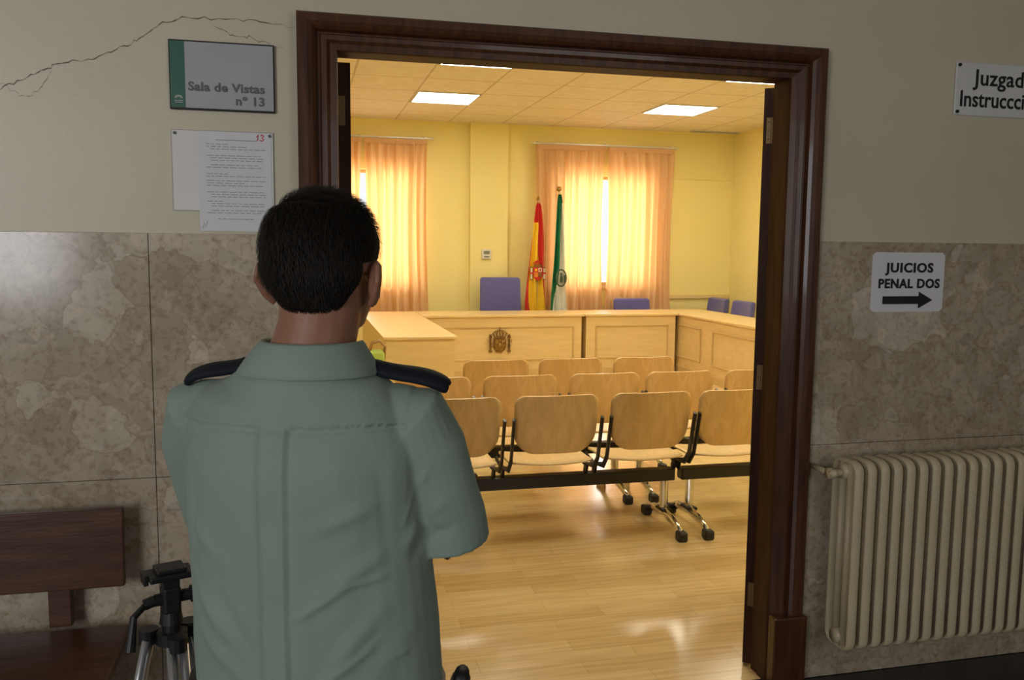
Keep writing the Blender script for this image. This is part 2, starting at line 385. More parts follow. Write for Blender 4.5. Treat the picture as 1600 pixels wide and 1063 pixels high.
# ------------------------------------------------------------ curtains
def curtain(x0,x1,seed,label):
    z0,z1=.70,2.945; yc=YB-.13
    bm=bmesh.new(); nx,nz=150,26; g=[]
    rnd=random.Random(seed); ph=[rnd.uniform(0,6) for _ in range(4)]
    for j in range(nz+1):
        t=j/nz; z=z0+(z1-z0)*t; row=[]
        for i in range(nx+1):
            u=i/nx; w=1-.06*math.sin(math.pi*t)
            x=(x0+x1)/2+(u-.5)*(x1-x0)*w+.008*math.sin(u*40+ph[0]+t*3)
            n=(x1-x0)/.11
            a=.034*math.sin(2*math.pi*u*n+ph[1]+.6*math.sin(t*3+ph[2]))+.020*math.sin(2*math.pi*u*n*.43+ph[3])
            if t>.955: a=a*.5+.006*math.sin(2*math.pi*u*n*2)
            row.append(bm.verts.new((x,yc+a,z)))
        g.append(row)
    for j in range(nz):
        for i in range(nx): bm.faces.new((g[j][i],g[j][i+1],g[j+1][i+1],g[j+1][i]))
    e=thing('curtain',label,'curtain',(0,0,0),group='peach curtains on the windows')
    mkobj('cloth',bm,M_curt,e,smooth=True)
    bm=bmesh.new(); box(bm,x0+.01,x1-.01,yc-.026,yc-.022,2.88,2.944); mkobj('heading_tape',bm,M_curt,e)
L='peach pleated curtain drawn over a sunlit window'
curtain(-.12,.775,1,L); curtain(.80,1.63,2,L); curtain(3.09,4.075,3,L); curtain(4.11,5.08,4,L)
for a,b in((-.2,1.7),(3.02,5.14)):
    e=thing('curtain_rail','slim white curtain rail fixed above a window','curtain rail',(0,0,0))
    bm=bmesh.new(); box(bm,a,b,YB-.145,YB-.115,2.948,2.97,r=.004); mkobj('rail',bm,M_white,e)
    for x in(a+.1,(a+b)/2,b-.1): boxobj('bracket',(x-.01,x+.01,YB-.13,YB,2.97,2.985),M_white,e)

e=thing('thermostat','small white wall thermostat with grey display','thermostat',(2.42,YB-.1,1.47))
boxobj('case',(-.065,.065,-.03,0,-.065,.065),M_white,e,r=.008)
boxobj('display',(-.04,.04,-.033,-.03,.0,.045),mat('grey_lcd',(.2,.22,.18),.3),e)
boxobj('button',(-.035,.035,-.034,-.03,-.04,-.025),M_greyp,e)

# ------------------------------------------------------------ courtroom desks
def desk(label,x0,x1,y0,y1,panels,side):
    e=thing('courtroom_desk',label,'desk',((x0+x1)/2,(y0+y1)/2,0))
    X0,X1,Y0,Y1=-(x1-x0)/2,(x1-x0)/2,-(y1-y0)/2,(y1-y0)/2
    bm=bmesh.new(); box(bm,X0,X1,Y0,Y1,.728,.757,r=.006); mkobj('desktop',bm,M_desk,e)
    bm=bmesh.new(); o=.025; t=.022
    box(bm,X0+o,X1-o,Y0+o,Y0+o+t,.02,.728)
    box(bm,X0+o,X0+o+t,Y0+o+t,Y1-o,.0,.728); box(bm,X1-o-t,X1-o,Y0+o+t,Y1-o,.0,.728)
    if side!='-y': box(bm,X0+o+t,X1-o-t,Y1-o-t,Y1-o,.0,.728)
    mkobj('body',bm,M_desk,e)
    def ring(bm,f,a,b,z0,z1,w=.022):
        for (p,q,r_,s_) in((a,b,z0,z0+w),(a,b,z1-w,z1),(a,a+w,z0+w,z1-w),(b-w,b,z0+w,z1-w)): f(bm,p,q,r_,s_)
    for a,b in panels:
        bm=bmesh.new()
        if side=='-x':
            f=lambda bm,p,q,r_,s_: box(bm,X0+o-.014,X0+o,p,q,r_,s_,r=.004)
        else:
            f=lambda bm,p,q,r_,s_: box(bm,p,q,Y0+o-.014,Y0+o,r_,s_,r=.004)
        ring(bm,f,a,b,.20,.62)
        mkobj('panel_moulding',bm,M_desk2,e)
    bm=bmesh.new()
    if side=='-x': box(bm,X0+o-.01,X0+o,Y0+o,Y1-o,.0,.09)
    else: box(bm,X0+o,X1-o,Y0+o-.01,Y0+o,.0,.09)
    mkobj('plinth',bm,M_desk2,e)
    return e
desk('pale beech desk with raised panel and bronze crest on its front',1.375,3.37,7.4,8.1,[(-.80,.88)],'-y')
desk('pale beech desk with raised rectangular panel',3.38,4.615,7.4,8.1,[(-.47,.50)],'-y')
desk('pale beech side desk joining the main desk at a corner',.70,1.37,5.02,8.1,[],'end')
desk('long pale beech side desk standing along the wall side',4.62,5.25,5.0,8.1,[(.25,1.35),(-1.35,-.05)],'-x')

e=thing('coat_of_arms','bronze crowned shield emblem with two columns on the desk front','emblem',(2.31,7.42,.41))
bm=bmesh.new()
sh=[(-.075,.06),(.075,.06),(.078,-.03),(.062,-.075),(.03,-.10),(0,-.11),(-.03,-.10),(-.062,-.075),(-.078,-.03)]
prism(bm,sh,-.022,0); mkobj('shield',bm,M_bronze,e)
bm=bmesh.new()
box(bm,-.003,.003,-.028,-.022,-.09,.055); box(bm,-.07,.07,-.028,-.022,-.022,-.016)
ball(bm,(0,-.026,-.02),(.02,.008,.025),12,8)
box(bm,-.055,-.02,-.029,-.022,.0,.035,r=.002); box(bm,-.048,-.042,-.029,-.022,.035,.048); box(bm,-.033,-.027,-.029,-.022,.035,.048)
tube(bm,[(.02,-.026,.0),(.03,-.028,.02),(.05,-.028,.03),(.055,-.026,.05)],[.006,.009,.008,.004],8)
for x in(-.055,-.04,-.025): box(bm,x-.003,x+.003,-.028,-.022,-.08,-.03)
for k in range(4): tube(bm,[(.015+.01*k,-.026,-.08+.012*k),(.02+.012*k,-.026,-.03)],.0025,6)
mkobj('quarterings',bm,M_brass,e)
bm=bmesh.new()
box(bm,-.07,.07,-.026,0,.068,.088,r=.003)
for sx in(-1,-.5,0,.5,1):
    tube(bm,[(.062*sx,-.018,.088),(.085*sx,-.022,.125),(.05*sx,-.022,.152),(0,-.02,.162)],[.006,.009,.007,.005],8)
ball(bm,(0,-.018,.17),.012,10,8); box(bm,-.003,.003,-.02,-.014,.178,.205); box(bm,-.011,.011,-.02,-.014,.19,.196)
mkobj('crown',bm,M_bronze,e)
for s in(-1,1):
    bm=bmesh.new()
    cyl(bm,(.115*s,-.014,-.08),(.115*s,-.014,.07),.012,12); box(bm,.115*s-.02,.115*s+.02,-.03,0,-.10,-.08,r=.002); box(bm,.115*s-.019,.115*s+.019,-.03,0,.07,.085,r=.002)
    ball(bm,(.115*s,-.014,.10),(.018,.012,.016),10,8)
    tube(bm,[(.09*s,-.02,-.04),(.135*s,-.03,-.02),(.09*s,-.02,.0),(.14*s,-.03,.025),(.15*s,-.015,.045)],[(.004,.009)]*5,8)
    mkobj('column',bm,M_bronze,e)

# ------------------------------------------------------------ flags
def flag(label,x,y,ztop,kind):
    e=thing('flag',label,'flag',(x,y,0))
    bm=bmesh.new(); cyl(bm,(0,0,0),(0,0,.04),.11,24,.10); cyl(bm,(0,0,.04),(0,0,.1),.03,16,.02); mkobj('stand',bm,M_brass,e)
    bm=bmesh.new(); cyl(bm,(0,0,.08),(0,0,ztop-.06),.013,12); mkobj('pole',bm,M_desk2,e)
    bm=bmesh.new()
    if kind=='ball': ball(bm,(0,0,ztop-.03),.034)
    else: tube(bm,[(0,0,ztop-.07),(0,0,ztop-.04),(0,0,ztop)],[.01,.025,.002],12)
    mkobj('finial',bm,M_brass,e)
    bm=bmesh.new(); nu,nv=72,72; g=[]
    z1=ztop-.10; z0=.62
    for j in range(nv+1):
        v=j/nv; row=[]
        if kind=='spear': w=.045+.28*(min(1,v*1.05)**.62); cx=-.005-.03*v+.008*math.sin(7*v)
        else: w=.04+.22*(v**.6); cx=.012*v+.006*math.sin(6*v)
        for i in range(nu+1):
            u=i/nu
            amp=.012+.020*min(1,v*2.2)
            yy=-.045-amp*math.sin(2*math.pi*(u*2.6+.18*math.sin(5*v))+1.2*v)-.010*math.sin(2*math.pi*u*5.3+3*v)*min(1,v*2)
            xx=cx+(u-.5)*w+.010*math.sin(2*math.pi*u*2.6+2*v)*min(1,v*2)
            row.append(bm.verts.new((xx,yy,z1+(z0-z1)*v)))
        g.append(row)
    for j in range(nv):
        for i in range(nu):
            f=bm.faces.new((g[j][i],g[j][i+1],g[j+1][i+1],g[j+1][i])); u=i/nu;v=j/nv
            if kind=='spear':
                redr=u>.30+.75*v; redl=u<.42*v-.12; top=v<.16
                f.material_index=0 if (redr or redl or top) else 1
            else:
                gr=u<.78-.62*v or u>1.12-.12*v or v<.06
                f.material_index=0 if gr else 1
    mats=[M_fred,M_fyel] if kind=='spear' else [M_fgreen,M_fwhite]
    o=mkobj('cloth',bm,mats,e,smooth=True)
    if kind=='spear':
        bm=bmesh.new(); cz=1.24; cx=-.015
        sh2=[(cx-.060,cz+.065),(cx+.060,cz+.065),(cx+.060,cz-.05),(cx+.042,cz-.09),(cx,cz-.11),(cx-.042,cz-.09),(cx-.060,cz-.05)]
        prism(bm,sh2,-.096,-.07,0)
        box(bm,cx+.004,cx+.052,-.100,-.096,cz+.005,cz+.057,mi=1); box(bm,cx-.052,cx-.004,-.100,-.096,cz-.06,cz-.004,mi=3)
        box(bm,cx+.004,cx+.048,-.100,-.096,cz-.06,cz-.004,mi=2); ball(bm,(cx+.028,-.102,cz+.03),(.012,.003,.019),8,6)
        box(bm,cx-.044,cx-.012,-.102,-.096,cz+.012,cz+.045,mi=3)
        for k in(0,1,2): box(bm,cx-.048+.015*k,cx-.041+.015*k,-.102,-.100,cz-.055,cz-.008,mi=0)
        box(bm,cx-.054,cx+.054,-.098,-.072,cz+.073,cz+.096,mi=2)
        for k in range(5):
            a=(k-2)/2; tube(bm,[(cx+.048*a,-.088,cz+.096),(cx+.062*a,-.090,cz+.126),(cx,-.088,cz+.155)],.007,6)
        for s in(-1,1):
            box(bm,cx+s*.088-.009,cx+s*.088+.009,-.092,-.072,cz-.09,cz+.055,mi=1); box(bm,cx+s*.088-.015,cx+s*.088+.015,-.094,-.072,cz-.103,cz-.09,mi=2); box(bm,cx+s*.088-.015,cx+s*.088+.015,-.094,-.072,cz+.055,cz+.071,mi=2)
            box(bm,cx+s*.088-.019,cx+s*.088+.019,-.096,-.092,cz-.025,cz-.002,mi=0)
        mkobj('emblem',bm,[M_fred,M_fwhite,M_bronze,M_fyel],e)
    else:
        cz=1.17; cx=.02; md=mat('flag_emblem_dark',(.05,.10,.06),.7); yy=-.090
        bm=bmesh.new()
        tube(bm,[(cx+.07*math.cos(a),yy,cz+.11*math.sin(a)) for a in [math.pi*2*k/24 for k in range(24)]],.009,8,closed=True)
        tube(bm,[(cx,yy,cz-.06),(cx+.005,yy-.002,cz),(cx,yy,cz+.03)],[.018,.022,.015],8); ball(bm,(cx,yy,cz+.05),.018,10,8)
        for s in(-1,1): tube(bm,[(cx+.05*s,yy,cz-.06),(cx+.055*s,yy-.002,cz),(cx+.045*s,yy,cz+.04)],[.012,.015,.01],8)
        mkobj('emblem',bm,md,e)
flag('red and yellow flag with crest hanging from a pole',3.07,8.52,2.25,'spear')
flag('green and white flag with emblem hanging from a pole',3.30,8.33,2.36,'ball')

# ------------------------------------------------------------ office chairs
def office_chair(x,y,rz,h,label,w=.56):
    e=thing('office_chair',label,'chair',(x,y,0),rz,'violet-blue office chairs at the desks')
    bm=bmesh.new(); box(bm,-.23,.23,-.24,.16,.44,.53,r=.04,seg=4); mkobj('seat',bm,M_blue,e,smooth=True)
    bm=bmesh.new(); box(bm,-w/2,w/2,.17,.25,.57,h,r=.038,seg=4)
    for v in bm.verts:
        v.co.y+=-.12*(v.co.x)**2/.08*1.0+.1*(v.co.z-.57)
        if v.co.z>h-.1: v.co.x*=.97
    mkobj('backrest',bm,M_blue,e,smooth=True)
    bm=bmesh.new(); tube(bm,[(0,.1,.43),(0,.26,.45),(0,.27,.65)],[(.03,.012)]*3,8); mkobj('back_bracket',bm,M_blackp,e)
    bm=bmesh.new(); cyl(bm,(0,0,.12),(0,0,.44),.025,14); mkobj('gas_lift',bm,M_blackp,e)
    bm=bmesh.new()
    for k in range(5):
        a=2*math.pi*k/5+.3; c,s=math.cos(a),math.sin(a)
        tube(bm,[(0,0,.12),(.25*c,.25*s,.08)],[.028,.015],8); ball(bm,(.25*c,.25*s,.03),(.022,.022,.03),10,8)
    mkobj('star_base',bm,M_blackp,e)
    for s in(-1,1):
        bm=bmesh.new(); tube(bm,[(.22*s,.1,.46),(.255*s,.1,.52),(.255*s,.08,.66),(.255*s,-.15,.67)],[.014,.014,.016,.018],8); mkobj('armrest',bm,M_blackp,e)
office_chair(2.56,8.36,0,1.17,'violet-blue upholstered high-back chair behind the main desk',.56)
office_chair(4.42,8.38,0,.885,'violet-blue upholstered low-back office chair behind the desk',.54)
office_chair(5.56,8.46,-math.pi/2,.885,'violet-blue upholstered low-back office chair behind the side desk',.54)
office_chair(5.56,7.74,-math.pi/2,.885,'violet-blue upholstered low-back office chair behind the side desk',.54)

# ------------------------------------------------------------ unidentified yellow-green item near the side desk, built as bag on stool
e=thing('stool','small beech stool standing before the side desk','stool',(.53,4.62,0))
bm=bmesh.new(); cyl(bm,(0,0,.49),(0,0,.52),.17,28); mkobj('seat',bm,M_desk,e)
for k in range(4):
    a=math.pi/4+math.pi/2*k
    bm=bmesh.new(); cyl(bm,(.15*math.cos(a),.15*math.sin(a),0),(.11*math.cos(a),.11*math.sin(a),.49),.014,10,.018); mkobj('leg',bm,M_desk2,e)
e=thing('bag_stand_in','unidentified lime green item modelled as a bag with curved tan handle on a stool','bag',(.55,4.62,.52))
bm=bmesh.new(); box(bm,-.13,.13,-.07,.07,.0,.17,r=.03,seg=4)
for v in bm.verts: v.co.x*=1-.9*max(0,v.co.z-.05)*.8; v.co.z+=.01*math.sin(v.co.x*30)*(v.co.z/.17)
mkobj('body',bm,M_lime,e,smooth=True)
for s in(-1,1):
    bm=bmesh.new(); tube(bm,[(-.01,.03*s,.13),(.02,.03*s,.23),(.08,.03*s,.25),(.13,.03*s,.20),(.12,.03*s,.10)],[(.010,.014)]*5,8); mkobj('handle',bm,M_tan,e,smooth=True)

# ------------------------------------------------------------ beam seating
def shell(kind):
    bm=bmesh.new(); g=[]; nu=20
    if kind=='back':
        H0,H1=.505,.815; a=.226; rt,rb=.055,.115
        zs=[H0+rb*(1-math.cos(math.pi/2*k/9)) for k in range(9)]+[H0+rb+(H1-rt-H0-rb)*k/6 for k in range(7)]+[H1-rt+rt*math.sin(math.pi/2*k/7) for k in range(1,8)]
        for z in zs:
            if z<H0+rb: q=H0+rb-z; hw=a-rb+math.sqrt(max(0,rb*rb-q*q))
            elif z>H1-rt: q=z-(H1-rt); hw=a-rt+math.sqrt(max(0,rt*rt-q*q))
            else: hw=a
            hw*=.95+.05*(z-H0)/(H1-H0)
            row=[]
            for i in range(nu+1):
                u=-1+2*i/nu; x=u*hw
                row.append(bm.verts.new((x,-.205-.17*(z-.5)+.55*x*x+(.06*max(0,.56-z)),z)))
            g.append(row)
    else:
        Y0,Y1=-.215,.215; a=.222; r=.09
        ys=[Y0+r*(1-math.cos(math.pi/2*k/8)) for k in range(8)]+[Y0+r+(Y1-Y0-2*r)*k/8 for k in range(9)]+[Y1-r+r*math.sin(math.pi/2*k/8) for k in range(1,9)]
        for y in ys:
            if y<Y0+r: q=Y0+r-y
            elif y>Y1-r: q=y-(Y1-r)
            else: q=0
            hw=a-r+math.sqrt(max(0,r*r-q*q)); row=[]
            for i in range(nu+1):
                u=-1+2*i/nu; x=u*hw
                z=.425+.35*x*x+.25*max(0,-y-.08)**1.5*2-.9*max(0,y-.08)**2
                row.append(bm.verts.new((x,y,z)))
            g.append(row)
    for j in range(len(g)-1):
        for i in range(nu): bm.faces.new((g[j][i],g[j][i+1],g[j+1][i+1],g[j+1][i]))
    me=bpy.data.meshes.new(kind); bm.to_mesh(me); bm.free()
    for p in me.polygons: p.use_smooth=True
    return me
me_back=shell('back'); me_back.materials.append(M_beech)
me_seat=shell('seat'); me_seat.materials.append(M_beech_seat)
bm=bmesh.new()
tube(bm,[(0,-.262,.70),(0,-.225,.56),(0,-.20,.47),(0,-.15,.415),(0,.0,.39),(0,.14,.405)],[(.0085,.018)]*6,8)
tube(bm,[(0,-.02,.39),(0,0,.34)],[(.009,.03)]*2,8)
bmesh.ops.recalc_face_normals(bm,faces=bm.faces)
me_br=bpy.data.meshes.new('side_bracket'); bm.to_mesh(me_br); bm.free(); me_br.materials.append(M_blackm)
def part(name,me,parent,loc):
    o=bpy.data.objects.new(name,me); COL.objects.link(o); o.parent=parent; o.location=loc; return o
def seating(xs,y,posts,label):
    xm=sum(xs)/len(xs); e=thing('beam_seating',label,'bench seating',(xm,y,0),group='rows of public beam seating')
    for x in xs:
        for nm,me in(('backrest',me_back),('seat',me_seat)):
            o=part(nm,me,e,(x-xm,0,0)); s=o.modifiers.new('s','SOLIDIFY'); s.thickness=.012; s.offset=0
        for s in(-1,1): part('side_bracket',me_br,e,(x-xm+s*.234,0,0))
    x0,x1=xs[0]-xm-.22,xs[-1]-xm+.235
    bm=bmesh.new(); box(bm,x0,x1,-.035,.035,.273,.340,r=.006); mkobj('beam',bm,M_blackm,e)
    for px in posts:
        p=px-xm
        bm=bmesh.new(); cyl(bm,(p,0,.085),(p,0,.28),.024,16); lg=mkobj('leg',bm,M_chrome,e,smooth=False)
        bm=bmesh.new(); tube(bm,[(p,-.235,.045),(p,-.13,.078),(p,0,.094),(p,.13,.078),(p,.235,.045)],[(.020,.013),(.025,.015),(.028,.015),(.025,.015),(.020,.013)],12,ref=(1,0,0))
        mkobj('foot_bar',bm,M_chrome,e,smooth=True)
        for s in(-1,1):
            bm=bmesh.new(); box(bm,p-.026,p+.026,s*.245-.034,s*.245+.034,.0,.054,r=.013,seg=3); mkobj('foot_pad',bm,M_blackp,e)
        bm=bmesh.new(); box(bm,p-.030,p+.030,-.05,.05,.100,.114,r=.004); mkobj('foot_cover',bm,M_blackp,e)
SL='row of three beech plywood seats on a black steel beam'
y1,y2,y3=1.72,2.42,3.12
seating([.745,1.262,1.78],y1,[.56,1.965],SL)
seating([2.275,2.79,3.31],y1,[2.12,3.45],SL)
seating([.725,1.245,1.77],y2,[.56,1.93],SL)
seating([2.26,2.79,3.31],y2,[2.10,3.45],SL)
seating([1.255,1.775,2.31],y3,[1.10,2.46],SL)

# ------------------------------------------------------------ corridor signs
e=thing('room_sign','silver room sign with green stripe on the wall','sign',(-.3565,-.001,1.945))
W,H=.29,.194
boxobj('frame',(0,W,-.012,0,0,H),M_blackp,e,r=.002)
boxobj('face',(.004,W-.004,-.0145,-.012,.005,H-.005),M_silver,e)
boxobj('green_stripe',(.004,.043,-.0155,-.0145,.005,H-.005),M_green,e)
text('lettering','Sala de Vistas',.034,(W-.028,-.0155,.054),M_greyp,e,'RIGHT',.0011,sx=1.08,sp=1.05)
text('lettering','nº 13',.034,(W-.028,-.0155,.018),M_greyp,e,'RIGHT',.0011,sx=1.08,sp=1.05)
bm=bmesh.new()
P=[(.025+.010*math.cos(a),-.0165,.030+.008*math.sin(a)) for a in[math.pi*k/8 for k in range(9)]]
tube(bm,P,.0012,6); tube(bm,[(.025+.006*math.cos(a),-.0165,.030+.005*math.sin(a)) for a in[math.pi*k/8 for k in range(9)]],.001,6)
box(bm,.013,.037,-.0165,-.0155,.023,.0245); box(bm,.015,.035,-.0165,-.0155,.018,.0195)
mkobj('logo',bm,M_white,e)

e=thing('notice_holder','clear acrylic notice holder screwed to the wall','notice holder',(-.357,-.001,1.658))
M_acr=mat('clear_frosted_acrylic',(.86,.85,.82),.12)
M_edge=mat('acrylic_edge_grey',(.30,.30,.29),.3)
boxobj('backing_plate',(0,.283,-.004,0,0,.231),M_acr,e,r=.0015)
bm=bmesh.new()   # polished dark-looking rim of the acrylic
for d in((0,.283,0,.0015),(0,.283,.2295,.231),(0,.0015,.0015,.2295),(.2815,.283,.0015,.2295)): box(bm,d[0],d[1],-.0045,-.004,d[2],d[3])
mkobj('rim',bm,M_edge,e)
for x in(.01,.273):
    bm=bmesh.new(); cyl(bm,(x,-.004,.221),(x,-.0085,.221),.0045,10); mkobj('screw',bm,M_greyp,e)
e=thing('notice_sheet','white printed court list sheet in the holder','paper',(-.285,-.0060,1.60))
boxobj('sheet',(0,.204,-.0008,0,0,.287),M_paper,e)
bm=bmesh.new(); r2=random.Random(7)
groups=[3,0,3,2,0,2,3,0,3,3,2]
box(bm,.05,.165,-.0012,-.0008,.262,.2642)
z=.250
for gcount in groups:
    for k in range(gcount):
        x=.022 if r2.random()<.6 else .034
        while x<.18:
            w=r2.uniform(.008,.024); box(bm,x,min(x+w,.188),-.0012,-.0008,z,z+.0021); x+=w+.004
            if r2.random()<.05: break
        z-=.0070
    z-=.0058
for k in range(7): box(bm,.05+k*.015,.061+k*.015,-.0012,-.0008,.034,.0365)
tube(bm,[(.008,-.0012,.008),(.012,-.0012,.026),(.016,-.0012,.012),(.022,-.0012,.030)],.0009,6)
mkobj('printed_lines',bm,M_lightprint,e)
bm=bmesh.new()
tube(bm,[(.164,-.0016,.275),(.169,-.0016,.282),(.166,-.0016,.264)],.0015,6)
tube(bm,[(.175,-.0016,.279),(.181,-.0016,.282),(.184,-.0016,.278),(.179,-.0016,.273),(.184,-.0016,.268),(.180,-.0016,.264),(.173,-.0016,.266)],.0015,6)
mkobj('handwriting',bm,M_red,e)

e=thing('court_sign','white acrylic sign with black lettering on the wall','sign',(2.265,-.001,2.046))
boxobj('plate',(0,.60,-.006,0,0,.186),M_white,e,r=.004)
text('lettering','Juzgado de',.078,(.078,-.0068,.108),M_black,e,'LEFT',.0012,sx=1.03,sp=1.04)
text('lettering','Instruccción',.078,(.018,-.0068,.032),M_black,e,'LEFT',.0012,sx=.92,sp=1.0)
for x in(.012,.588):
    for z in(.012,.174):
        bm=bmesh.new(); cyl(bm,(x,-.006,z),(x,-.011,z),.006,12); mkobj('screw',bm,M_black,e)

e=thing('paper_notice','white paper notice with black lettering and arrow on marble','notice',(1.956,-.0142,1.345))
bm=bmesh.new()
g=[]
for i in range(25):
    x=.298*i/24; row=[]
    d=min(x,.298-x); cr=.010
    cut=0 if d>cr else cr-math.sqrt(max(0,cr*cr-(cr-d)**2))
    for j in range(7):
        row.append(bm.verts.new((x+.005,-.0002-.003*abs(math.sin(i*.45))*(j/6*.5+.5)*.6,cut+(.212-2*cut)*j/6)))
    g.append(row)
for i in range(24):
    for j in range(6): bm.faces.new((g[i][j],g[i+1][j],g[i+1][j+1],g[i][j+1]))
mkobj('sheet',bm,M_paper,e,smooth=True)
text('lettering','JUICIOS',.046,(.158,-.0035,.142),M_black,e,'CENTER',.0016,sx=1.10,sp=1.12)
text('lettering','PENAL DOS',.045,(.158,-.0035,.086),M_black,e,'CENTER',.0015,sx=1.00,sp=1.10)
bm=bmesh.new(); prism(bm,[(.052,.028),(.052,.056),(.20,.056),(.20,.072),(.258,.042),(.20,.012),(.20,.028)],-.0042,-.0032)
mkobj('arrow',bm,M_black,e)

# ------------------------------------------------------------ radiator
e=thing('radiator','cream enamelled cast-iron column radiator on the marble wall','radiator',(1.80,-.13,0))
bm=bmesh.new(); path=[]
z0,z1,ya,yb,r=.180,.840,-.062,.062,.034
def arc(cy,cz,a0,a1):
    return [(0,cy+r*math.cos(a0+(a1-a0)*k/5),cz+r*math.sin(a0+(a1-a0)*k/5)) for k in range(6)]
path=arc(yb-r,z1-r,0,math.pi/2)+arc(ya+r,z1-r,math.pi/2,math.pi)+arc(ya+r,z0+r,math.pi,1.5*math.pi)+arc(yb-r,z0+r,1.5*math.pi,2*math.pi)
tube(bm,path,[(.009,.0175)]*len(path),16,ref=(1,0,0),closed=True)
tube(bm,[(0,-.022,z0),(0,-.022,z1)],[(.016,.012)]*2,12)
tube(bm,[(0,.022,z0),(0,.022,z1)],[(.016,.012)]*2,12)
for z in(z0+.035,z1-.035): cyl(bm,(-.0255,0,z),(.0255,0,z),.026,16)
bmesh.ops.recalc_face_normals(bm,faces=bm.faces)
me_sec=bpy.data.meshes.new('section'); bm.to_mesh(me_sec); bm.free(); me_sec.materials.append(M_cream)
for p in me_sec.polygons: p.use_smooth=True
for k in range(24): part('radiator_section',me_sec,e,(.025+.051*k,0,0))
bm=bmesh.new(); cyl(bm,(-.003,0,.80),(-.04,0,.80),.013,12); cyl(bm,(-.035,0,.80),(-.055,0,.80),.019,12); cyl(bm,(-.045,0,.80),(-.045,.11,.80),.010,10)
ball(bm,(-.047,-.022,.805),(.016,.016,.015),12,8)
mkobj('valve',bm,M_cream,e,smooth=True)
for x in(.0765,1.0965):
    for z in(.3,.75): boxobj('wall_bracket',(x-.008,x+.008,.04,.115,z-.02,z),M_cream,e)

# ------------------------------------------------------------ bench
e=thing('bench','dark reddish wooden bench with plank backrest by the wall','bench',(-1.25,-.3,0))
X0,X1=-.75,.745
bm=bmesh.new(); box(bm,X0,X1,.19,.215,.585,.81,r=.004)
for v in bm.verts: v.co.y+=.12*(v.co.z-.7)*.5
mkobj('backrest',bm,M_mahog2,e)
bm=bmesh.new(); box(bm,X0-.01,X1+.01,-.23,.20,.43,.465,r=.005); mkobj('seat',bm,M_mahog2,e)
bm=bmesh.new(); box(bm,X0+.03,X1-.03,-.19,.17,.37,.43); mkobj('apron',bm,M_mahog2,e)
for x in(X0+.12,X1-.18):
    bm=bmesh.new(); box(bm,x-.03,x+.03,.216,.25,.465,.70,r=.003); mkobj('back_support',bm,M_mahog2,e)
for x in(X0+.08,X1-.08):
    for y in(-.17,.15):
        bm=bmesh.new(); box(bm,x-.03,x+.03,y-.03,y+.03,0,.37,r=.003); mkobj('leg',bm,M_mahog2,e)

# ------------------------------------------------------------ tripod
e=thing('tripod','camera tripod with aluminium legs and black head, standing on the floor','tripod',(-.262,-.93,0),math.radians(20))
for k in range(3):
    a=math.radians(30+120*k); c,s=math.cos(a),math.sin(a)
    bm=bmesh.new()
    n=Vector((-s,c,0))*.012
    top=Vector((.045*c,.045*s,.780)); mid=Vector((.13*c,.13*s,.40)); bot=Vector((.235*c,.235*s,.02))
    for q in(-1,1): cyl(bm,top+n*q,mid+n*q,.009,12)
    mkobj('leg',bm,M_tub,e,smooth=True)
    bm=bmesh.new(); cyl(bm,mid,bot,.009,10); mkobj('lower_leg',bm,M_tub,e,smooth=True)
    bm=bmesh.new(); cyl(bm,mid+Vector((0,0,.03)),mid-Vector((0,0,.03)),.021,12); mkobj('leg_lock',bm,M_blackp,e)
    bm=bmesh.new(); cyl(bm,top+Vector((0,0,.018)),top-Vector((0,0,.010)),.019,12); mkobj('leg_hinge',bm,M_blackp,e)
    bm=bmesh.new(); ball(bm,(bot.x,bot.y,.014),(.015,.015,.014),12,8); mkobj('foot',bm,M_blackp,e)
bm=bmesh.new(); cyl(bm,(0,0,.45),(0,0,.80),.012,14); mkobj('centre_column',bm,M_tub,e)
bm=bmesh.new(); cyl(bm,(0,0,.77),(0,0,.795),.030,20); cyl(bm,(0,0,.795),(0,0,.815),.018,16); mkobj('collar',bm,M_blackp,e)
bm=bmesh.new()
cyl(bm,(0,0,.812),(0,0,.836),.023,20,.019); box(bm,-.017,.017,-.018,.018,.833,.887,r=.005); cyl(bm,(-.030,0,.862),(.038,0,.862),.012,16)
cyl(bm,(.038,0,.862),(.052,0,.862),.017,16); cyl(bm,(-.030,0,.862),(-.05,0,.857),.011,12)
mkobj('head',bm,M_blackp,e)
bm=bmesh.new(); box(bm,-.043,.043,-.030,.030,.905,.918,r=.004); box(bm,-.028,.028,-.026,.026,.918,.927,r=.003); box(bm,-.052,-.043,-.018,.018,.900,.921,r=.002); box(bm,-.015,.015,-.016,.016,.887,.905)
mkobj('camera_plate',bm,M_blackp,e)
bm=bmesh.new(); tube(bm,[(-.047,0,.857),(-.075,-.03,.848),(-.086,-.05,.79)],[.006,.007,.010],10); mkobj('pan_handle',bm,M_blackp,e)
bm=bmesh.new(); tube(bm,[(.048,.0,.895),(.068,.01,.887),(.078,.01,.85)],[.006,.006,.006],10); mkobj('lever',bm,M_blackp,e)

